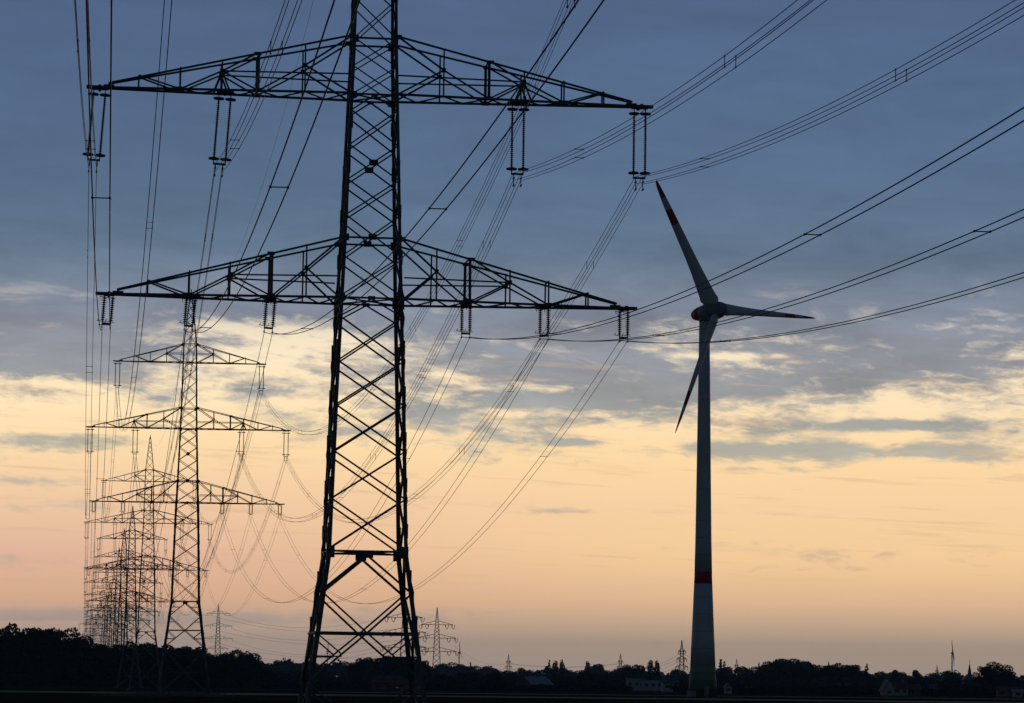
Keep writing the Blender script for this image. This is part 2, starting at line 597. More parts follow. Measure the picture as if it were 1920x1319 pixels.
def build_pylon(H, zk, label, extra_panel, swing=0.0):
    """Lattice pylon; everything is measured from the lowest crossarm, then lifted by H."""
    KZ[0] = zk
    root = thing('lattice_pylon', label, 'pylon', group='big three-armed lattice pylons of one line')

    def w(z):
        return width(z, H)

    def c(sx, sy, z):
        return Vector((sx * w(z) / 2, sy * w(z) / 2, z))

    up = Vector((0, 0, H))

    def put(m, name, mats=STEEL, parent=root):
        o = m.build(name, mats, parent)
        if parent is root:
            o.location = up
        return o
    levels = [24.9, 22.0, 19.8, 17.4, 14.75, 13.2, 11.55]
    # legs
    for sx in (-1, 1):
        for sy in (-1, 1):
            m = MB()
            zs = [24.9, 11.6, 0, zk]
            m.angle([c(sx, sy, z) for z in (24.9, 14.7)], sx, sy, .16)
            m.angle([c(sx, sy, z) for z in (14.7, 3.4)], sx, sy, .18)
            m.angle([c(sx, sy, z) for z in (3.4, -6)], sx, sy, .20)
            m.angle([c(sx, sy, z) for z in (-6, zk)], sx, sy, .215)
            m.angle([c(sx, sy, z) for z in (zk, -H)], sx, sy, .25)
            for z in (14.7, 11.5, 3.4, 0):                       # joint plates
                p = c(sx, sy, z)
                m.box((p.x - sx * .16, p.y + sy * .012, p.z), (.32, .03, .40))
                m.box((p.x + sx * .012, p.y - sy * .16, p.z), (.03, .32, .40))
            p = c(sx, sy, zk)
            m.box((p.x - sx * .19, p.y + sy * .012, p.z - .05), (.42, .04, .65))
            m.box((p.x + sx * .012, p.y - sy * .19, p.z - .05), (.04, .42, .65))
            zsp = 10.0
            while zsp > -H + 2:                                  # splice plates and step bolts
                p = c(sx, sy, zsp)
                m.box((p.x + sx * .016, p.y - sy * .09, zsp), (.035, .19, .8))
                m.box((p.x - sx * .09, p.y + sy * .016, zsp), (.19, .035, .8))
                zsp -= 2.55
            if (sx, sy) in ((-1, -1), (1, 1)):
                z = 24.0
                while z > -H + 2.5:
                    p = c(sx, sy, z)
                    m.bar(p + Vector((-sx * .05, sy * .16, 0)), p + Vector((-sx * .05, -sy * .02, 0)), .022)
                    m.bar(p + Vector((sx * .16, -sy * .05, .2)), p + Vector((-sx * .02, -sy * .05, .2)), .022)
                    z -= .8
            put(m, 'leg')
            f = MB()
            p = c(sx, sy, -H)
            f.lathe([(.55, -.6), (.55, .25), (.45, .32)], 12, (p.x, p.y, 0))
            fo = f.build('footing', CONC, root)
    # bracing on the four faces
    m = MB()

    def face(k, z, a):
        """Point on face k at height z; a from -1 to 1 along the face."""
        h = w(z) / 2 - .02
        a *= h
        return Vector([(a, -h, z), (a, h, z), (-h, a, z), (h, a, z)][k])

    def X(k, zt, zb, s=.11):
        m.bar(face(k, zt, -.97), face(k, zb, .97), s, s * .7)
        m.bar(face(k, zt, .97), face(k, zb, -.97), s, s * .7)
    zls = [24.9, 22.9, 21.0, 19.1, 17.0, 14.75, 13.15, 11.55]
    zms = [10.63, 8.65, 6.68, 4.67, 2.37, 0.1]
    zlo = [-1.05, -3.53, -6.0, -8.56, -11.2] + ([-12.9] if extra_panel else []) + [zk + .1]
    if extra_panel:
        zlo = [-1.05, -3.6, -6.2, -8.9, -11.7, zk + .1]
    for k in range(4):
        for a, b in zip(zls, zls[1:]):
            X(k, a, b, .09)
        for a, b in zip(zms, zms[1:]):
            X(k, a, b)
        for a, b in zip(zlo, zlo[1:]):
            X(k, a, b, .13)
        for zt, zb in ((11.5, 10.63), (-.05, -1.05)):            # half panels under the arms
            for s in (-1, 1):
                m.bar(face(k, zt, 0), face(k, zb, s * .97), .12, .08)
        for z in (24.9, 22.0, 14.75, 11.55, 3.4, 0):
            m.bar(face(k, z, -1), face(k, z, 1), .13, .10)
        for z, s, sv in ((7.66, .50, .34), (3.45, .46, .32), (11.5, .36, .2), (0, .40, .22)):
            p = face(k, z, 0)
            m.box(p, (s, .05, sv) if k < 2 else (.05, s, sv))
        # foot section: beam, K, two crosses
        wl = zk - 2.3; wc = zk - 4.5; wl2 = zk - 7.1
        m.bar(face(k, zk, -1), face(k, zk, 1), .12, .11)
        p = face(k, zk - .2, 0)
        m.box(p, (.62, .06, .34) if k < 2 else (.06, .62, .34))
        for s in (-1, 1):
            m.bar(face(k, zk - .25, 0), face(k, wl, s * .98), .17, .12)
            # the cross from the leg node over the beam down to the other leg
            m.bar(face(k, wl, s * .98), face(k, wc, 0), .15, .10)
            m.bar(face(k, wc, 0), face(k, wl2, s * .98), .15, .10)
            za = -H + .15
            zc = (wl2 + za) / 2 - .2
            m.bar(face(k, wl2 - .3, s * .98), face(k, zc, 0), .14, .10)
            m.bar(face(k, zc, 0), face(k, za, s * .98), .14, .10)
            # redundant members
            qd = (wc + wl2) / 2 + .1
            m.bar(face(k, wc - .05, s * .98), face(k, qd, s * .46), .08)
            m.bar(face(k, qd - .1, s * .98), face(k, qd - .1, s * .47), .08)
            for zz, f0 in () if H < 28 else ((zk - .9, .36), (zk - 1.6, .66), (wl - .9, .62)):
                m.bar(face(k, zz, s * .98), face(k, zz, s * f0), .06)
        m.bar(face(k, wc, -1), face(k, wc, 1), .15, .12)
        za = -H + .15
        zc = (wl2 + za) / 2 - .2
        m.bar(face(k, zc, -1), face(k, zc, 1), .12, .10)
    for z in (22, 11.55, 0, zk):                                  # plan bracing
        m.bar(c(-1, -1, z), c(1, 1, z), .08)
        m.bar(c(-1, 1, z), c(1, -1, z), .08)
    put(m, 'lattice_bracing')
    # peak
    m = MB()
    for sx in (-1, 1):
        for sy in (-1, 1):
            m.angle([c(sx, sy, 24.9), c(sx, sy, 33.0)], sx, sy, .14)
    zp = [24.9, 26.9, 28.6, 30.0, 31.1, 32.0]
    for k in range(4):
        for a, b in zip(zp, zp[1:]):
            X(k, a, b, .07)
    m.bar((0, 0, 32.6), (0, 0, 33.6), .16)
    m.box((0, 0, 33.0), (.42, .42, .12))
    put(m, 'peak')
    # crossarms with their strings
    for n in (1, 2, 3):
        L, zb, zt, nodes = ARML[n]
        for sx in (-1, 1):
            hang = HANG[n]
            am = arm_mesh(sx, L, zb, zt, H, nodes, n == 2, hang)
            arm = put(am, 'crossarm')
            for h in hang:
                insulators(arm, sx * h, zb, n != 3, swing if sx < 0 else 0.0)
    return root


pyl1 = build_pylon(H1, -14.1, 'nearest and largest black steel lattice pylon, its top cut off by the frame', False, .06)
pyl1.location = (P1.x - .11, P1.y, Z1 - H1)
pyl1.rotation_euler = (0, .004, .127)      # leans a touch with the bend of the line

pyl2 = build_pylon(30.0, -15.4, 'second lattice pylon of the line, fully visible beside the nearest one', True)
pyl2.location = (-50.55, 533.6, .05)
pyl2.rotation_euler = (0, 0, .127)

# the rest of the line: (depth, base z, label)
K_, XV = 98855.0, 156.0
REST = [(851.5, -.2, 'third lattice pylon in the receding line, partly behind the second'),
        (1149, 0.0, 'fourth lattice pylon in the receding line, its feet in front of the dark wood'),
        (1386, .1, 'fifth lattice pylon in the receding line, standing behind the dark wood'),
        (1585, 0, 'sixth lattice pylon in the receding line, rising behind the dark wood'),
        (1860, 0, 'seventh lattice pylon, deep in the cluster above the dark wood'),
        (2150, 0, 'eighth lattice pylon, small and deep in the cluster above the wood'),
        (2460, 0, 'ninth lattice pylon, very small in the cluster above the wood'),
        (2800, 0, 'tenth lattice pylon, faint and tiny in the cluster above the wood')]
LINE = [(P1.x, P1.y, Z1, .127), (-50.55, 533.6, 30.05, .127)]
MB.th = 1.7
pylf = build_pylon(30.0, -15.4, REST[1][2], True)
MB.th = 1.0
for i_, (D, z0, lab) in enumerate(REST):
    o = copy_tree(pyl2) if i_ < 1 else pylf if i_ == 1 else copy_tree(pylf)
    x = gx(XV + K_ / D, D)
    o.location = (x, D, z0)
    o.rotation_euler = (0, 0, .127)
    o['label'] = lab
    k_ = .957 if i_ == 1 else 1.0                            # the fourth one is a shorter tower
    o.scale = (1, 1, k_)
    LINE.append((x, D, z0 + 30.0 * k_, .127, k_))
# one more beyond the bend
o = copy_tree(pylf)
o.location = (gx(170, 3000), 3000, 0); o.rotation_euler = (0, 0, .05); o.scale = (.98, .98, .98)
o['label'] = 'faint far pylon beyond the bend, arms reaching past the cluster of pylons'


# ------------------------------------------------------------------ smaller far pylons
def small_pylon(name, label, H, arms, wbase, wtop, group, th=1.0, loops=False):
    MB.th = th
    root = thing(name, label, 'pylon', group=group)
    b = MB()

    def w(z):
        return wbase + (wtop - wbase) * min(1, z / (H * .8)) if z < H * .8 else wtop * (H * 1.02 - z) / (H * .22)

    def c(sx, sy, z):
        return Vector((sx * w(z) / 2, sy * w(z) / 2, z))
    for sx in (-1, 1):
        for sy in (-1, 1):
            b.bar(c(sx, sy, 0), c(sx, sy, H * .8), .2)
            b.bar(c(sx, sy, H * .8), c(sx, sy, H), .15)
    z = 0
    while z < H * .97:
        z2 = min(H * .97, z + max(w(z), .9) * .85)
        for sy in (-1, 1):
            b.bar(c(-1, sy, z), c(1, sy, z2), .11); b.bar(c(1, sy, z), c(-1, sy, z2), .11)
            b.bar(c(sy, -1, z), c(sy, 1, z2), .11); b.bar(c(sy, 1, z), c(sy, -1, z2), .11)
        z = z2
    b.build('tower_body', STEEL, root)
    for za, half, hh in arms:
        for sx in (-1, 1):
            a = MB()
            for sy in (-1, 1):
                a.bar((sx * half, 0, za), c(sx, sy, za), .16)
                a.bar((sx * half, 0, za + .1), c(sx, sy, za + hh), .14)
                for f in (.35, .68):
                    q = c(sx, sy, za); q2 = c(sx, sy, za + hh)
                    p0 = Vector((sx * half, 0, za)); p1 = Vector((sx * half, 0, za + .1))
                    a.bar(p0 + (q - p0) * f, p1 + (q2 - p1) * f, .1)
            for f in (.97, .55):
                a.bar((sx * half * f, 0, za), (sx * half * f, 0, za - 1.9), .16)
            if loops:                                   # jumper loops of a tension pylon
                for f in (1.0, .62):
                    x0 = sx * half * f
                    a.tube([(x0 - 1.5 + 3.0 * q / 8, (q - 4) * .25, za - 3.2 * math.sin(math.pi * q / 8) ** .8) for q in range(9)], .09 * th, 4)
            a.build('crossarm', STEEL, root)
    MB.th = 1.0
    return root


p4 = small_pylon('four_armed_pylon', 'far four-armed lattice pylon standing above the wood near the second pylon', 70,
                 [(61.5, 10.2, 2.2), (50.5, 12.4, 2.4), (39.5, 13.2, 2.6), (31, 9.0, 2.0)], 6.5, 2.4, 'far lattice pylons behind the trees', 1.5)
p4.location = (gx(407, 3000), 3000, 0)
sp0 = small_pylon('small_pylon', 'small dark lattice pylon with three short arms close to the turbine tower', 29.0,
                  [(22.5, 2.1, 1.0), (18.0, 2.9, 1.2), (13.4, 3.6, 1.4)], 3.6, 1.5, 'small pylons above the distant trees', 1.9)
sp0.location = (gx(1278, 2000), 2000, 0)
ap = small_pylon('tension_pylon', 'far grey pylon with looped wires standing clear beside the red-brown building', 62.0,
                 [(48.5, 12.7, 3.0), (38.0, 15.2, 3.2), (27.5, 15.8, 3.2)], 7.5, 2.6, 'far tension pylons with looped wires', 2.4, True)
ap.location = (gx(818, 2700), 2700, 0)
ap2 = copy_tree(ap)
ap2.location = (gx(757, 2420), 2420, 0)
ap2['label'] = 'far grey pylon with looped wires seen through the leg of the nearest pylon'
SPL = [(1278, 2000)]
for x, D, lab in [(1163, 2900, 'tiny distant pylon above the trees between shed and turbine'),
                  (953, 3050, 'tiny distant pylon above the long pale shed'),
                  (1381, 3300, 'tiny distant pylon next to the conifer behind the turbine'),
                  (1757, 3900, 'tiny distant pylon near the far turbine and church spire')]:
    o = copy_tree(sp0)
    o.location = (gx(x, D), D, 0)
    o['label'] = lab
    SPL.append((x, D))

# ------------------------------------------------------------------ conductors
PH = [('upper arm bundle', 11.25, 17.7, 1), ('upper arm bundle', -11.25, 17.7, 1),
      ('outer middle-arm bundle', 15.3, 7.3, 1), ('outer middle-arm bundle', -15.3, 7.3, 1),
      ('inner middle-arm bundle', 8.3, 7.3, 1), ('inner middle-arm bundle', -8.3, 7.3, 1),
      ('outer lower-arm pair', 14.5, -1.88, 0), ('outer lower-arm pair', -14.5, -1.88, 0),
      ('centre lower-arm pair', 9.95, -1.88, 0), ('centre lower-arm pair', -9.95, -1.88, 0),
      ('inner lower-arm pair', 5.5, -1.88, 0), ('inner lower-arm pair', -5.5, -1.88, 0),
      ('earth wire', 0, 33.0, 2)]
ORD = ['overhead', 'nearest', 'second', 'third', 'fourth', 'fifth', 'sixth', 'seventh', 'eighth', 'ninth', 'tenth']


def span_curve(A, B, sag, n, off):
    side = Vector((B.y - A.y, -(B.x - A.x), 0)).normalized()
    out = []
    for i in range(n + 1):
        t = i / n
        p = A.lerp(B, t)
        p = p + side * off[0]
        p.z += off[1] - 4 * sag * t * (1 - t)
        out.append(p)
    return out


def lpt(P, h, z):
    x, y, z3, yaw = P[:4]
    if len(P) > 4:
        z *= P[4]
    if P is LINE[0] and h < 0:
        h -= .06 * (4.3 if z > 0 else 1.88)
    return Vector((x + math.cos(yaw) * h, y + math.sin(yaw) * h, z3 + z))


d0 = Vector((.117, -1)).normalized()
P0 = (P1.x + d0.x * 260, P1.y + d0.y * 260, 26.0, .117)
SPANS = [(P0, LINE[0])] + list(zip(LINE, LINE[1:]))
rng = random.Random(4)
for si, (A, B) in enumerate(SPANS):
    L = math.hypot(A[0] - B[0], A[1] - B[1])
    sag = 14.3 * (L / 346.0) ** 2
    if si == 0:
        sag = 8.07
    for nm, h, z, q in PH:
        a = lpt(A, h, z); b = lpt(B, h, z)
        side_w = 'turbine side' if h > 0 else 'side away from turbine'
        where = 'running over the camera to the nearest pylon' if si == 0 else 'between %s and %s pylon' % (ORD[si], ORD[si + 1])
        lab = (nm + ', ' + side_w + ', ' if q != 2 else 'single thin earth wire at the pylon tops ') + where
        g = 'conductors strung along the big lattice pylons'
        offs = [(-.21, .21), (.21, .21), (-.21, -.21), (.21, -.21)] if q == 1 else [(-.23, 0), (.23, 0)] if q == 0 else [(0, 0)]
        name = {1: 'conductor_bundle', 0: 'conductor_pair', 2: 'earth_wire'}[q]
        sg = sag * (.82 if q == 2 else 1.0)
        n = 110 if si == 0 else 56 if si < 4 else 24
        r = (.0165 if q == 1 else .019 if q == 0 else .011) if si == 0 else (.0165 if q != 2 else .011)
        if si >= 4 or q == 2:
            mb = MB()
            for off in offs:
                mb.tube(span_curve(a, b, sg, n, off), r if si < 5 else r * 1.2, 4)
            tag(mb.build(name, WIRE), lab, 'power line', g)
            continue
        root = thing(name, lab, 'power line', loc=a, group=g)
        for off in offs:
            mb = MB(); mb.tube([p - a for p in span_curve(a, b, sg, n, off)], r, 5)
            mb.build('wire', WIRE, root)
        if si < 3:
            cnt = max(4, int(L / (38 if q else 75)))
            for k in range(cnt):
                t_ = (k + .45 + rng.uniform(-.08, .08)) / cnt
                def at_off(off):
                    s_ = Vector((b.y - a.y, -(b.x - a.x), 0)).normalized()
                    p_ = a.lerp(b, t_) + s_ * off[0]
                    p_.z += off[1] - 4 * sg * t_ * (1 - t_)
                    return p_ - a
                if q == 1:
                    prs = ((0, 1), (2, 3)) if k % 2 else ((0, 2), (1, 3))
                else:
                    prs = ((0, 1),)
                for i, j in prs:
                    sb = MB()
                    p_, q_ = at_off(offs[i]), at_off(offs[j])
                    sb.bar(p_, q_, .028)
                    sb.bar(p_ - Vector((0, .09, 0)), p_ + Vector((0, .09, 0)), .05)
                    sb.bar(q_ - Vector((0, .09, 0)), q_ + Vector((0, .09, 0)), .05)
                    sb.build('spacer', WIRE, root)


# thin distant lines between the far pylons
def far_wire(a, b, sag, lab, r=.03, grp='thin distant power lines over the trees'):
    mb = MB()
    mb.tube([p for p in span_curve(a, b, sag, 24, (0, 0))], r * 2.0, 4)
    tag(mb.build('distant_wire', WIRE), lab, 'power line', grp)


c4 = Vector((gx(407, 3000), 3000, 0))
c8 = Vector((gx(818, 2700), 2700, 0)); c7 = Vector((gx(757, 2420), 2420, 0))
for zz, hh, z2, nm in ((59.5, 10, 49, 'topmost'), (48.5, 12, 40, 'second'), (37.5, 13, 28.5, 'third'), (29, 9, 27, 'lowest')):
    far_wire(c4 + Vector((hh, 0, zz)), c7 + Vector((-hh, 0, z2)), 9, '%s wire from the four-armed pylon to the pylon behind the nearest leg' % nm, .035)
    far_wire(c4 + Vector((-hh * .6, 0, zz)), c8 + Vector((-hh * .6, 0, z2)), 10.5, '%s wire from the four-armed pylon to the far pylon standing clear' % nm, .035)
spp = [Vector((gx(x, D), D, 0)) for x, D in SPL]
for zz, hh, nm in ((20.6, 2.0, 'upper'), (16.1, 2.8, 'middle'), (11.5, 3.5, 'lower')):
    for sx, sd_ in ((-1, 'near'), (1, 'far')):
        far_wire(spp[1] + Vector((sx * hh, 0, zz)), spp[0] + Vector((sx * hh, 0, zz)), 6, '%s wire, %s side, from the small dark pylon to the tiny pylon by the shed' % (nm, sd_), .03)
        far_wire(spp[2] + Vector((sx * hh, 0, zz)), spp[1] + Vector((sx * hh, 0, zz)), 3, '%s wire, %s side, between the two tiny pylons near the long shed' % (nm, sd_), .03)
        far_wire(spp[0] + Vector((sx * hh, 0, zz)), spp[3] + Vector((sx * hh, 0, zz)), 5, '%s wire, %s side, passing behind the turbine tower to the conifer pylon' % (nm, sd_), .03)
    far_wire(spp[3] + Vector((hh, 0, zz)), spp[4] + Vector((hh, 0, zz)), 4, '%s wire over the houses toward the church spire' % nm, .035)
    far_wire(c8 + Vector((13, 0, zz + 12)), spp[2] + Vector((-hh, 0, zz)), 6, '%s wire from the far clear pylon to the tiny pylon above the shed' % nm, .03)


# ------------------------------------------------------------------ wind turbines
def blade_mesh(Rl, cmax, n, mult=1.0):
    """Blade along +Z from the hub centre, leading edge toward +X. Slots: 0 paint, 1 red."""
    b = MB()
    st = [(f, c * cmax / 4.4, t) for f, c, t in [(.045, 1.75, 1.0), (.06, 3.2, .62), (.08, 4.5, .48), (.105, 4.75, .44), (.14, 4.35, .46), (.20, 3.95, .48), (.30, 3.3, .52), (.42, 2.8, .55),
          (.55, 2.5, .56), (.665, 2.2, .54), (.67, 2.18, .54), (.78, 1.9, .52), (.785, 1.88, .52), (.87, 1.55, .50), (.875, 1.53, .50), (.94, 1.15, .42), (.975, .85, .40), (.995, .45, .4), (1.0, .08, .3)]]
    k = 14
    vs = []; 
    for f, ch, th in st:
        ctr = 0.0 if f < .05 else -.18 * ch * min(1, (f - .05) / .05)
        tw = R(14) * (1 - f) ** 1.5 - R(2)
        for i in range(k):
            a = 2 * math.pi * i / k
            x = math.cos(a) * ch / 2
            y = math.sin(a) * ch * th / 2 * (1.0 if f < .08 else (.35 + .65 * (x / ch + .5) ** .6 * 1.25))
            x += ctr
            vs.append((x * math.cos(tw) - y * math.sin(tw), x * math.sin(tw) + y * math.cos(tw) + .15 * (f ** 2) * mult, f * Rl))
    b.v = vs
    for s in range(len(st) - 1):
        fm = (st[s][0] + st[s + 1][0]) / 2
        mi = 1 if fm > .8725 or .6675 < fm < .7825 else 0
        for i in range(k):
            j = (i + 1) % k
            b.f.append((s * k + i, s * k + j, s * k + k + j, s * k + k + i)); b.mi.append(mi); b.smooth.append(True)
    b.f.append(tuple(range(k - 1, -1, -1))); b.mi.append(0); b.smooth.append(False)
    m = (len(st) - 1) * k
    b.f.append(tuple(range(m, m + k))); b.mi.append(1); b.smooth.append(False)
    return b


def turbine(label, loc, hub_h, Rl, yaw, angles, prof, pitch, main=True, tilt=5):
    root = thing('wind_turbine', label, 'wind turbine', loc=loc, group=None if main else 'tiny wind turbines on the horizon')
    tp = [(r, z) for r, z in prof]

    def rad(z):
        for (r0, z0), (r1, z1) in zip(tp, tp[1:]):
            if z <= z1:
                return r0 + (r1 - r0) * (z - z0) / (z1 - z0)
        return tp[-1][0]

    def seg(z0, z1, name, m, grow=0.0):
        zs = [z0] + [z for r, z in tp if z0 < z < z1] + [z1]
        b = MB(); b.lathe([(rad(z) + grow, z) for z in zs], 48)
        return b.build(name, m, root)
    top = hub_h - (2.0 if main else 1.7)
    if main:
        seg(0, 6.8, 'tower_foot', GREEN)
        seg(6.8, 25.0, 'tower', WHITE)
        seg(25.0, 27.6, 'red_band', RED)
        up_ = seg(27.6, top, 'tower_shaft', WHITE)
        j = MB()
        for z in [10.6, 14.4, 18.2, 22.0, 31.4, 35.2, 39.0, 46.0, 56.0, 66.0]:
            j.lathe([(rad(z) + .004, z - .03), (rad(z) + .012, z), (rad(z) + .004, z + .03)], 48)
        j.build('joint_ring', CONC, root)
        d = MB()
        d.box((.7, -rad(1.2) - .02, 1.2), (1.0, .18, 2.2)); d.build('door', GREYP, root)
    else:
        seg(0, top, 'tower', WHITE)
    n = Vector((math.sin(yaw) * math.cos(R(tilt)), -math.cos(yaw) * math.cos(R(tilt)), math.sin(R(tilt))))
    ax = Matrix.Rotation(0, 3, 'X')
    ov = 4.0 if main else 2.6
    hub = Vector((n.x * ov, n.y * ov, hub_h + .2))
    g = MB()
    s = 1.0
    egg = [(.05, -6.6), (.75, -6.45), (1.15, -6.1), (1.5, -5.5)]
    egg2 = [(1.5, -5.5), (1.78, -4.6), (1.95, -3.8)]
    egg3 = [(1.95, -3.8), (2.18, -2.8), (2.28, -1.9), (2.3, -1.3)]
    if main:
        egg, egg2, egg3 = [[(r_ * .9, z_ * 1.18) for r_, z_ in q_] for q_ in (egg, egg2, egg3)]
        egg3[-1] = (2.05, -1.25)
    spin = [(2.0, -1.2), (1.98, -.3), (1.86, .7), (1.58, 1.5), (1.12, 2.15), (.58, 2.55), (.05, 2.68)]
    nac = MB()
    nac.lathe(egg, 24, hub, 0, True, n); nac.lathe(egg3, 24, hub, 0, True, n)
    nac.lathe(egg2, 24, hub, 1, True, n)
    nac.lathe([(1.25, top - .1 - hub.z), (1.45, top + .7 - hub.z)], 24, (0, 0, hub.z))
    no = nac.build('nacelle', [GREYP, RED], root)
    if main:
        v = MB()
        p = hub - n * 4.4
        v.bar(p + Vector((0, 0, 1.6)), p + Vector((0, 0, 3.0)), .1)
        v.bar(p + Vector((-.4, 0, 2.9)), p + Vector((.4, 0, 2.9)), .08)
        v.build('weather_mast', STEEL, no)
    sp = MB(); sp.lathe(spin, 28, hub, 0, True, n); sp.build('spinner', GREYP, root)
    upv = Vector((0, 0, 1)); rt = Vector((math.cos(yaw), math.sin(yaw), 0))
    up = n.cross(rt) if n.cross(rt).z > 0 else rt.cross(n)
    for th in angles:
        a = R(th)
        rdir = rt * math.cos(a) + up * math.sin(a)
        tdir = rt * math.sin(a) - up * math.cos(a)           # clockwise seen from the front
        le = tdir * math.cos(R(pitch)) + n * math.sin(R(pitch))
        yv = rdir.cross(le)
        bm_ = blade_mesh(Rl, 3.6, n)
        bo = bm_.build('blade', [WHITE, RED], root)
        mat3 = Matrix((le, yv, rdir)).transposed()
        bo.matrix_local = Matrix.Translation(hub) @ mat3.to_4x4()
    return root


DT = 760.0
tb = at(1317.5, 1307, DT)
az = math.atan2(tb.x, DT)
prof = [(3.3, 0), (3.05, 3), (2.80, 6.8), (2.55, 12.7), (2.3, 18.6), (1.98, 26.4), (1.82, 34), (1.62, 48.3), (1.32, 72), (1.13, 86)]
hubp = at(1349, 582, DT - 2.95)
turbine('white wind turbine with red-banded blades and green foot standing in the field', (tb.x, DT, 0), hubp.z - .2, 32.57, R(42.66),
        (121.6, 1.6, -118.4), prof, 46)
farprof = [(2.6, 0), (1.9, 40), (1.2, 110)]
for x, D, hy, ya, angs, lab in [(1785, 9000, 1225, 75, (88, -30, -80), 'tiny distant wind turbine beside the church spire'),
                                (861, 10500, 1224, 78, (86, -28, -150), 'tiny distant wind turbine above the long pale shed'),
                                (614, 11000, 1222, 70, (80, -40, -160), 'tiny distant wind turbine seen between the nearest pylon legs')]:
    hp = at(x, hy, D)
    turbine(lab, (hp.x, D, 0), hp.z, 35.0, R(ya), angs, farprof, 60, False)

# transformer cabin at the foot of the turbine
cb = thing('transformer_cabin', 'small pale cabin against the green foot of the big turbine', 'cabin', loc=(gx(1297, DT - 6), DT - 6, 0))
m = MB(); m.box((0, 0, .6), (1.7, 1.6, 1.2)); m.build('wall', PLAST, cb)
m = MB(); m.box((0, 0, 1.25), (1.9, 1.8, .1)); m.build('roof', SHEET, cb)
m = MB(); m.box((.2, -.82, .55), (.7, .05, 1.0)); m.build('door', GREYP, cb)


# ------------------------------------------------------------------ vegetation
def leaves(m, rg, lobes, count, size, mi=0):
    tot = sum(l[1].x * l[1].y * l[1].z for l in lobes) ** 1.0
    for c, r in lobes:
        k = int(count * (r.x * r.y * r.z) ** .67 / sum((q[1].x * q[1].y * q[1].z) ** .67 for q in lobes))
        for _ in range(k):
            while True:
                d = Vector((rg.uniform(-1, 1), rg.uniform(-1, 1), rg.uniform(-1, 1)))
                if .05 < d.length < 1:
                    break
            rr = d.length ** .45 * (1 + rg.uniform(-.08, .10))
            d.normalize()
            p = Vector((c.x + d.x * r.x * rr, c.y + d.y * r.y * rr, c.z + d.z * r.z * rr))
            s = size * rg.uniform(.5, 1.25)
            a = Vector((rg.gauss(0, 1), rg.gauss(0, 1), rg.gauss(0, 1))).normalized()
            b = a.orthogonal().normalized()
            b = Matrix.Rotation(rg.uniform(0, 6.28), 3, a) @ b
            e = a.cross(b)
            m.add([p + b * s, p + e * s * .7 + b * s * .1, p - b * s * .9, p - e * s * .7], [(0, 1, 2, 3)], mi)


def tree_proto(kind, seed, count=2200, size=.55):
    """Unit-height (metres) tree: returns (crown mesh object, trunk mesh object) data under an empty."""
    rg = random.Random(seed)
    crown = MB(); tr = MB()
    lobes = []
    if kind == 'broad':
        h = 18.0
        th = 5.5
        for i in range(11):
            a = rg.uniform(0, 6.28); q = rg.uniform(.1, 1)
            zc = rg.uniform(6.5, 14.8)
            ext = 5.2 * math.sqrt(max(.1, 1 - ((zc - 9.5) / 7.5) ** 2))
            rr = rg.uniform(2.0, 3.3)
            lobes.append((Vector((math.cos(a) * q * ext, math.sin(a) * q * ext, zc)), Vector((rr, rr, rr * .85))))
        lobes.append((Vector((0, 0, 9)), Vector((4.6, 4.6, 5.2))))
    elif kind == 'oak':
        h = 17.0; th = 4.5
        for i in range(15):
            a = rg.uniform(0, 6.28); q = rg.uniform(.35, 1)
            zc = rg.uniform(5.5, 14.0)
            ext = 7.8 * math.sqrt(max(.1, 1 - ((zc - 8.5) / 8) ** 2))
            rr = rg.uniform(1.9, 3.1)
            lobes.append((Vector((math.cos(a) * q * ext, math.sin(a) * q * ext, zc)), Vector((rr * 1.15, rr * 1.15, rr * .8))))
        lobes.append((Vector((0, 0, 8)), Vector((6, 6, 4.5))))
    elif kind == 'poplar':
        h = 20.0; th = 3
        for i in range(9):
            zc = 4 + i * 1.75
            rr = 2.1 * math.sin(math.pi * (i + 1.6) / 11) + .35
            lobes.append((Vector((rg.uniform(-.4, .4), rg.uniform(-.4, .4), zc)), Vector((rr, rr, 2.0))))
    elif kind == 'conifer':
        h = 18.0; th = 2
        for i in range(10):
            zc = 2.5 + i * 1.6
            rr = 3.6 * (1 - (zc / 19.0)) + .3
            for q in range(3):
                a = rg.uniform(0, 6.28)
                lobes.append((Vector((math.cos(a) * rr * .5, math.sin(a) * rr * .5, zc)), Vector((rr * .62, rr * .62, .75))))
    else:
        h = 5.0; th = .6
        for i in range(8):
            a = rg.uniform(0, 6.28); q = rg.uniform(0, 2.6)
            rr = rg.uniform(1.1, 1.8)
            lobes.append((Vector((math.cos(a) * q * 1.3, math.sin(a) * q * 1.3, rg.uniform(1.2, 3.2))), Vector((rr * 1.2, rr * 1.2, rr))))
        lobes.append((Vector((0, 0, 1.2)), Vector((3, 3, 1.3))))
    leaves(crown, rg, lobes, count, size)
    hh = h * .72
    tr.tube([(0, 0, -.3), (.1, .05, th), (.0, .1, hh * .7), (.1, 0, hh)], [h * .026, h * .02, h * .012, h * .004], 8)
    for c, r in lobes[:9]:
        z0 = min(hh * .8, max(th * .7, c.z - r.z - 1.5))
        s_ = Vector((.05, .05, z0))
        tr.tube([s_, s_.lerp(c, .5) + Vector((0, 0, .5)), c], [h * .009, h * .006, h * .002], 5)
    root = bpy.data.objects.new('tree', None)
    cr = crown.build('crown', LEAF if seed % 2 else LEAFD, root)
    tk = tr.build('trunk', BARK, root)
    return root, h


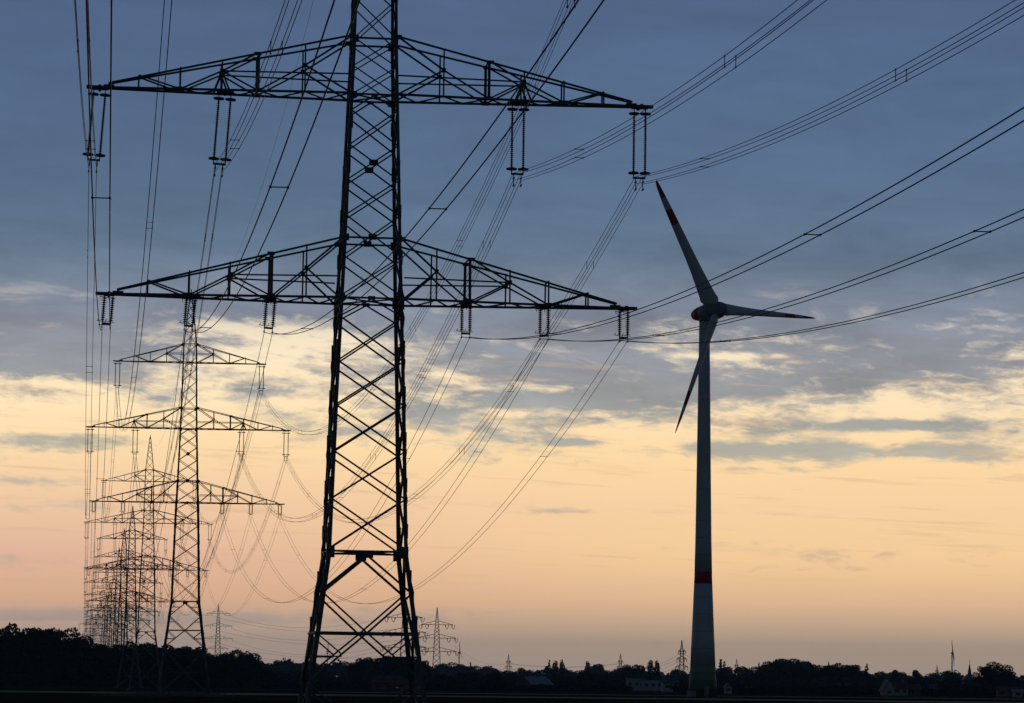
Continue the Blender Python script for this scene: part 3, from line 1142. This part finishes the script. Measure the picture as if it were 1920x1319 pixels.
PROTO = {}
for kind, seeds in (('broad', (1, 2, 3, 4)), ('oak', (5, 6, 7)), ('poplar', (8, 9)), ('conifer', (10, 11)), ('bush', (12, 13))):
    PROTO[kind] = [tree_proto(kind, s, {'broad': 5200, 'oak': 6000, 'poplar': 2000, 'conifer': 2600, 'bush': 1500}[kind],
                              {'bush': .32, 'conifer': .36}.get(kind, .42)) for s in seeds]
TN = {'broad': 'broadleaf_tree', 'oak': 'oak_tree', 'poplar': 'poplar_tree', 'conifer': 'conifer_tree', 'bush': 'bush'}
trg = random.Random(11)


def tree(kind, x, ytop, D, label, group=None, wide=1.0, i=None):
    """Tree whose top shows at photo (x, ytop) when it stands at depth D."""
    pr, h = PROTO[kind][trg.randrange(len(PROTO[kind])) if i is None else i]
    hp = at(x, ytop, D)
    c = pr.copy()
    COL.objects.link(c)
    c.name = TN[kind]
    for ch in pr.children:
        k = ch.copy(); COL.objects.link(k); k.parent = c
    s = max(.5, hp.z * 1.05) / h
    c.location = (hp.x, D, 0)
    c.scale = (s * wide, s * wide, s)
    c.rotation_euler = (0, 0, trg.uniform(0, 6.28))
    tag(c, label, 'bush' if kind == 'bush' else 'tree', group)
    return c


WOOD = 'trees of the dark wood under the pylon line'
WL = 'dark leafy tree merging into the wood under the receding pylons'
# skyline of the wood: (x, top y, kind, width)
for x, y, kd, wd in [(-22, 1172, 'broad', 1.0), (4, 1178, 'broad', 1.0), (32, 1164, 'oak', .85), (60, 1177, 'broad', .9), (80, 1172, 'broad', .9), (100, 1170, 'oak', .8),
                     (122, 1187, 'broad', 1.0), (146, 1188, 'broad', 1.1), (168, 1198, 'broad', 1.2), (190, 1207, 'broad', 1.2), (214, 1201, 'broad', 1.1),
                     (240, 1199, 'oak', .9), (264, 1203, 'broad', 1.2), (288, 1205, 'broad', 1.2), (306, 1216, 'broad', 1.2), (330, 1206, 'oak', 1.0), (352, 1211, 'broad', 1.1),
                     (374, 1209, 'broad', 1.2), (394, 1224, 'broad', 1.2), (412, 1230, 'broad', 1.2), (432, 1220, 'oak', .95), (455, 1218, 'oak', .95), (474, 1230, 'broad', 1.0)]:
    tree(kd, x, y, trg.uniform(1230, 1340), WL, WOOD, wd)
for k in range(26):
    x = -20 + k * 20 + trg.uniform(-6, 6)
    y = 1212 + max(0, x - 250) * .09 + trg.uniform(0, 22)
    tree(trg.choice(['broad', 'oak']), x, y, trg.uniform(1200, 1240), WL, WOOD, 1.25)
for x, y in [(492, 1250), (512, 1262), (532, 1274), (552, 1280), (572, 1284), (596, 1287), (622, 1289)]:
    tree('bush', x, y, 1180, 'low dark bush at the sloping end of the wood', 'bushes where the wood runs out', 1.5)
for k in range(34):
    x = -10 + k * 16 + trg.uniform(-5, 5)
    tree('bush', x, 1252 + trg.uniform(-8, 8) + max(0, x - 330) * .10, 1210, 'tall dark bush under the trees of the wood', 'undergrowth of the dark wood', 1.2)
for k in range(30):
    x = -10 + k * 18 + trg.uniform(-5, 5)
    tree('bush', x, 1268 + trg.uniform(-8, 6) + x * .01, 1190, 'dark bush along the foot of the wood', 'bushes along the foot of the wood', 1.6)

# clump behind the foot of the nearest pylon
for x, y, kd, wd in [(668, 1240, 'broad', 1.1), (690, 1230, 'broad', 1.2), (714, 1227, 'oak', 1.0), (738, 1229, 'broad', 1.3), (760, 1226, 'oak', .9), (778, 1232, 'broad', 1.1), (792, 1236, 'broad', 1.0)]:
    tree(kd, x, y, trg.uniform(1560, 1640), 'rounded tree of the clump behind the foot of the nearest pylon', 'clump of trees behind the nearest pylon', wd)

# single trees one can tell apart on the horizon
SINGLE = [('conifer', 1030, 1239, 2300, 'narrow pointed tree, taller of a pair above the hedgerow in mid-field', .8),
          ('poplar', 1041, 1241, 2300, 'narrow blunt tree standing against the taller pointed one', 1.2),
          ('poplar', 1054, 1239, 2320, 'slim column tree alone before the pale gap in mid-field', .9),
          ('poplar', 1102, 1242, 2300, 'slim column tree between the tiny pylon and the pointed pair', 1.1),
          ('oak', 1188, 1243, 1900, 'broad round tree next to the two dark poplars', .9),
          ('poplar', 1220, 1240, 1750, 'dark poplar, the one farther from the turbine', 1.15),
          ('poplar', 1232, 1241, 1750, 'dark poplar, the one nearer to the turbine', 1.0),
          ('conifer', 1352, 1238, 1700, 'dark twin-topped conifer right behind the turbine foot', 1.1),
          ('conifer', 1359, 1242, 1705, 'shorter dark conifer leaning against the twin-topped one', 1.0),
          ('oak', 1846, 1247, 1350, 'bushy dark tree at the near side of the church spire', .75),
          ('oak', 1868, 1241, 1350, 'tallest bushy dark tree next to the church spire', .9),
          ('broad', 1884, 1249, 1360, 'bushy dark tree in front of the pale end building', 1.0),
          ('conifer', 1625, 1246, 1900, 'small spiky conifer between the two wooded humps and the spire', .9),
          ('broad', 1683, 1254, 1900, 'little round tree above the white gabled house', .8),
          ('broad', 1720, 1255, 2000, 'little round tree below the tiny turbine', .8),
          ('broad', 1781, 1256, 2000, 'little round tree at the foot of the tiny turbine', .7),
          ('poplar', 1423, 1244, 1800, 'thin pole-like tree at the edge of the larger wooded hump', .4),
          ('poplar', 1554, 1243, 1800, 'thin pole-like tree at the edge of the smaller wooded hump', .4),
          ('conifer', 882, 1243, 2400, 'small pointed tree just past the tiny turbine and red roof', .7)]
for kd, x, y, D, lab, wd in SINGLE:
    tree(kd, x, y, D, lab, None, wd)
for x, y in [(1432, 1246), (1446, 1240), (1460, 1235), (1475, 1236), (1490, 1235), (1503, 1238), (1516, 1243), (1530, 1247), (1540, 1253)]:
    tree(trg.choice(['broad', 'oak']), x, y, trg.uniform(1700, 1780), 'rounded tree of the larger wooded hump beyond the turbine', 'trees of the larger wooded hump', 1.15)
for x, y in [(1560, 1246), (1574, 1241), (1588, 1241), (1602, 1246), (1612, 1252)]:
    tree(trg.choice(['broad', 'oak']), x, y, trg.uniform(1700, 1780), 'rounded tree of the smaller wooded hump beyond the turbine', 'trees of the smaller wooded hump', 1.1)

FARL = 'hazy tree in the long tree line on the horizon'
x = 486
while x < 1935:
    hy = 1283.5 + (x - 960) * .0102
    top = hy - (34 if x < 1400 else 29) + trg.uniform(-4, 9) + 4 * math.sin(x * .021)
    if x < 660:
        top = 1239 + trg.uniform(-3, 5)
    tree(trg.choice(['broad', 'broad', 'oak']), x, top, trg.uniform(2500, 3100), FARL, 'trees of the long line on the horizon', 1.3)
    x += trg.uniform(15, 23)
MIDL = 'dark tree among the gardens between fields and horizon'
x = 505
while x < 1940:
    hy = 1283.5 + (x - 960) * .0102
    top = hy - 19 + trg.uniform(-7, 8)
    D = trg.uniform(1450, 1900)
    if not (1175 < x < 1272 or 985 < x < 1015):
        tree(trg.choice(['broad', 'oak', 'oak']), x, top, D, MIDL, 'dark trees among the gardens', 1.7)
    x += trg.uniform(11, 19)
HEDL = 'low dark bush in the hedge behind the green crop'
x = 600
while x < 1950:
    hy = 1283.5 + (x - 960) * .0102
    if not (1180 < x < 1275 or 1355 < x < 1378 or 1655 < x < 1720):
        tree('bush', x, hy - 1 + trg.uniform(-6, 5), trg.uniform(1130, 1200), HEDL, 'bushes of the hedge behind the crop', 1.8)
    x += trg.uniform(10, 17)

# a continuous far wood behind everything: reads as one mass
fw = MB()
frg = random.Random(5)
for k in range(9000):
    px = frg.uniform(470, 1960)
    D = frg.uniform(3600, 4400)
    base = at(px, 1283.5 + (px - 960) * .0102, D)
    zz = (frg.random() ** .7) * (15 + 4 * math.sin(px * .05) + 3 * math.sin(px * .13 + 1) + (7 if px < 640 else 0))
    p = Vector((base.x, D, zz)); s = frg.uniform(1.2, 2.6)
    a = Vector((frg.gauss(0, 1), frg.gauss(0, 1), frg.gauss(0, 1))).normalized(); b = a.orthogonal().normalized(); e = a.cross(b)
    fw.add([p + b * s, p + e * s, p - b * s, p - e * s], [(0, 1, 2, 3)])
tag(fw.build('far_wood', LEAF), 'far blue-grey wood reading as one mass along the horizon', 'wood', kind='stuff')

for pr_list in PROTO.values():                    # the prototypes themselves are not linked as things
    for pr, h in pr_list:
        for ch in list(pr.children):
            bpy.data.objects.remove(ch)
        bpy.data.objects.remove(pr)

# dry weeds round the feet of the second pylon
wd = MB()
wr = random.Random(9)
for k in range(1800):
    x0 = gx(wr.gauss(325, 55), 520) ; y0 = wr.uniform(508, 530)
    hgt = wr.uniform(.25, .95) * math.exp(-((x0 + 51) / 9.0) ** 2 * .3)
    a = wr.uniform(0, 6.28); s = wr.uniform(.04, .12)
    wd.add([(x0 - math.cos(a) * s, y0 - math.sin(a) * s, 0), (x0 + math.cos(a) * s, y0 + math.sin(a) * s, 0),
            (x0 + wr.uniform(-.25, .25), y0 + wr.uniform(-.2, .2), hgt)], [(0, 1, 2)])
tag(wd.build('weeds', WEED), 'pale dry weeds round the feet of the second pylon', 'weeds', kind='stuff')


# ------------------------------------------------------------------ buildings
def house(name, label, cat, x, D, w, dp, hw, hr, wall, roof, rz=0.0, wins=3, ridge='x', group=None, chim=True):
    t_ = thing(name, label, cat, loc=(gx(x, D), D, 0), rz=rz, group=group)
    m = MB(); m.box((0, 0, hw / 2), (w, dp, hw))
    if hr > .5:
        if ridge == 'x':
            m.add([(-w / 2, -dp / 2, hw), (-w / 2, dp / 2, hw), (-w / 2, 0, hw + hr * .97)], [(0, 1, 2)])
            m.add([(w / 2, -dp / 2, hw), (w / 2, dp / 2, hw), (w / 2, 0, hw + hr * .97)], [(0, 2, 1)])
        else:
            m.add([(-w / 2, -dp / 2, hw), (w / 2, -dp / 2, hw), (0, -dp / 2, hw + hr * .97)], [(0, 1, 2)])
            m.add([(-w / 2, dp / 2, hw), (w / 2, dp / 2, hw), (0, dp / 2, hw + hr * .97)], [(0, 2, 1)])
    m.build('wall', wall, t_)
    r = MB()
    e = .4
    if hr <= .5:
        r.box((0, 0, hw + .15), (w + .5, dp + .5, .3))
    else:
        def slab(a, b, c, d):
            n_ = (Vector(b) - Vector(a)).cross(Vector(d) - Vector(a)).normalized() * .22
            if n_.z < 0: n_ = -n_
            lo = [Vector(q) + Vector((0, 0, .03)) for q in (a, b, c, d)]; hi = [q + n_ for q in lo]
            r.add(lo + hi, [(0, 1, 2, 3), (4, 7, 6, 5), (0, 4, 5, 1), (1, 5, 6, 2), (2, 6, 7, 3), (3, 7, 4, 0)])
        if ridge == 'x':
            k = e * hr / (dp / 2)
            for s in (-1, 1):
                slab((-w / 2 - e, s * (dp / 2 + e), hw - k), (w / 2 + e, s * (dp / 2 + e), hw - k), (w / 2 + e, 0, hw + hr), (-w / 2 - e, 0, hw + hr))
        else:
            k = e * hr / (w / 2)
            for s in (-1, 1):
                slab((s * (w / 2 + e), -dp / 2 - e, hw - k), (s * (w / 2 + e), dp / 2 + e, hw - k), (0, dp / 2 + e, hw + hr), (0, -dp / 2 - e, hw + hr))
    ro = r.build('roof', roof, t_)
    if chim and hr > 1.5:
        c = MB(); c.box((w * .2 if ridge == 'x' else .3, .2, hw + hr * .95 + .4), (.7, .7, 1.4)); c.build('chimney', BRICK, ro)
    for i in range(wins):
        wx = -w / 2 + w * (i + .5) / wins
        q = MB(); q.box((wx, -dp / 2 - .015, hw * .58), (min(1.3, w / wins * .5), .06, min(1.3, hw * .42)))
        q.build('window', GLASS, t_)
    return t_


house('storage_shed', 'long low shed with pale sheet roof below the tiny turbine', 'shed', 905, 2150, 24, 12, 6.6, .3, PLAST, SHEET, 0, 5)
house('storage_shed', 'shorter pale-roofed shed beyond the long one', 'shed', 982, 2150, 8, 9, 5.6, .3, PLAST, SHEET, 0, 2)
house('brick_building', 'red-brown flat building beside the far clear pylon', 'building', 840, 2260, 11, 10, 10.5, .3, BRICK, TILE, 0, 4)
house('barn', 'dark barn with pale sloping roof edge in mid-field', 'barn', 1003, 1240, 9, 9, 2.4, 2.6, BRICK, SHEET, .6, 2, 'x', None, False)
house('white_building', 'long white building with flat roof left of the turbine foot', 'building', 1212, 1560, 15, 8, 4.6, .3, PLAST, SHEET, 0, 5)
house('white_building', 'lower white wing touching the long white building', 'building', 1187, 1540, 6, 8, 5.2, .3, PLAST, SHEET, 0, 2)
house('white_house', 'white gabled house in front of the long white building', 'house', 1256, 1400, 6.5, 7, 3.6, 2.2, PLAST, SLATE, .1, 2)
house('white_shed', 'small white shed just past the turbine foot', 'shed', 1365, 1090, 2.2, 3, 2.2, .9, PLAST, SLATE, 0, 1, 'y', None, False)
house('gabled_house', 'steep white-gabled house at the field edge below the spiky conifer', 'house', 1664, 1080, 3.4, 6, 1.9, 3.0, PLAST, SLATE, .1, 1, 'y')
house('brick_house', 'low brick house next to the steep white-gabled one', 'house', 1687, 1090, 4.6, 6, 2.4, 1.7, PLAST, TILE, 0, 2)
house('brick_house', 'low brick house with red tiles, end of the little row', 'house', 1710, 1095, 4.6, 6, 2.0, 1.5, BRICK, TILE, 0, 3)
house('garden_house', 'tiny pale house peeping out between the two wooded humps', 'house', 1531, 1500, 2.6, 4, 4.2, .9, PLAST, TILE, 0, 1, 'x', None, False)
house('garden_house', 'tiny white house below the smaller wooded hump', 'house', 1569, 1420, 2.2, 4, 3.2, .8, PLAST, SLATE, 0, 1, 'x', None, False)
house('garden_house', 'tiny white house at the end of the smaller wooded hump', 'house', 1591, 1420, 1.9, 4, 3.5, .8, PLAST, SLATE, 0, 1, 'x', None, False)
house('garden_house', 'tiny white house below the gap toward the church spire', 'house', 1748, 1300, 2.0, 4, 3.0, .8, PLAST, SLATE, 0, 1, 'x', None, False)
house('end_building', 'long pale flat building past the bushy trees at the end', 'building', 1910, 2000, 14, 9, 8.6, .3, PLAST, SHEET, 0, 6)
house('low_shed', 'low tan shed under the bushy trees', 'shed', 1893, 1110, 8, 5, 2.1, .9, BRICK, TILE, 0, 3, 'x', None, False)
house('garden_shed', 'small pale shed at the far end of the field edge', 'shed', 1908, 1040, 2.6, 3, 1.5, .6, PLAST, SHEET, 0, 1, 'x', None, False)
house('farm_barn', 'wide brown barn seen between the legs of the nearest pylon', 'barn', 742, 1100, 15, 10, 2.2, 2.2, BRICK, TILE, 0, 4, 'x', None, False)

# church
D = 2500
ch = thing('church', 'village church with slender slate spire above the roofs', 'church', loc=(gx(1818, D), D, 0))
m = MB(); m.box((0, 0, 6), (3.2, 3.2, 12)); m.build('tower_wall', BRICK, ch)
zt = at(1818, 1243, D).z
m = MB(); m.lathe([(2.2, 12.003), (1.5, 13.2), (.75, zt - 4.0), (.06, zt)], 8, (0, 0, 0), 0, False); so_ = m.build('spire', SLATE, ch)
m = MB(); m.bar((0, 0, zt - .2), (0, 0, zt + 1.8), .16); m.bar((-.6, 0, zt + 1.1), (.6, 0, zt + 1.1), .16); m.build('cross', STEEL, so_)
m = MB(); m.box((0, 9.15, 4), (9, 15, 8)); m.build('nave_wall', BRICK, ch)
m = MB(); m.add([(-4.9, 2.6, 8.02), (4.9, 2.6, 8.02), (4.9, 17.6, 8.02), (-4.9, 17.6, 8.02), (0, 2.6, 13), (0, 17.6, 13)],
                [(0, 1, 4), (3, 5, 2), (0, 4, 5, 3), (1, 2, 5, 4), (0, 3, 2, 1)]); m.build('nave_roof', SLATE, ch)
for s in (-1, 1):
    m = MB(); m.box((s * .8, -1.62, 10), (.9, .06, 1.8)); m.build('window', GLASS, ch)

# car on the farm track
cr = thing('parked_car', 'dark car on the farm track between the legs of the nearest pylon', 'car', loc=(gx(737, 825), 825, .004))
m = MB(); m.box((0, 0, .62), (4.2, 1.7, .55)); m.add([(-1.5, -.75, .9), (1.3, -.75, .9), (.8, -.62, 1.42), (-1.1, -.62, 1.42), (-1.5, .75, .9), (1.3, .75, .9), (.8, .62, 1.42), (-1.1, .62, 1.42)],
        [(3, 2, 6, 7), (0, 3, 7, 4), (1, 5, 6, 2)]); m.build('body', CARP, cr)
for s in (-1, 1):
    m = MB(); m.add([(-1.5, s * .75, .9), (1.3, s * .75, .9), (.8, s * .62, 1.42), (-1.1, s * .62, 1.42)], [(0, 1, 2, 3)]); m.build('window', GLASS, cr)
    for q in (-1.3, 1.3):
        m = MB(); m.lathe([(.33, -.1), (.33, .1)], 16, (q, s * .78, .33), 0, False, (0, 1, 0)); m.build('wheel', RUBBER, cr)

# ------------------------------------------------------------------ evening haze
hz = MB(); hz.box((0, 0, 0), (1, 1, 1))
hm = bpy.data.materials.new('haze')
hm.use_nodes = True
ht = hm.node_tree
ht.nodes.clear()
pv = ht.nodes.new('ShaderNodeVolumePrincipled')
pv.inputs['Color'].default_value = (.34, .64, 1.0, 1)
pv.inputs['Density'].default_value = 6.0e-5
pv.inputs['Anisotropy'].default_value = 0.3
ho = ht.nodes.new('ShaderNodeOutputMaterial')
ht.links.new(pv.outputs[0], ho.inputs['Volume'])
hb = hz.build('haze', hm)
hb.scale = (20400, 14000, 170)
hb.location = (0, 6200, 170 / 2 - 4)
tag(hb, 'thin blue evening haze over the plain', 'haze', kind='stuff')
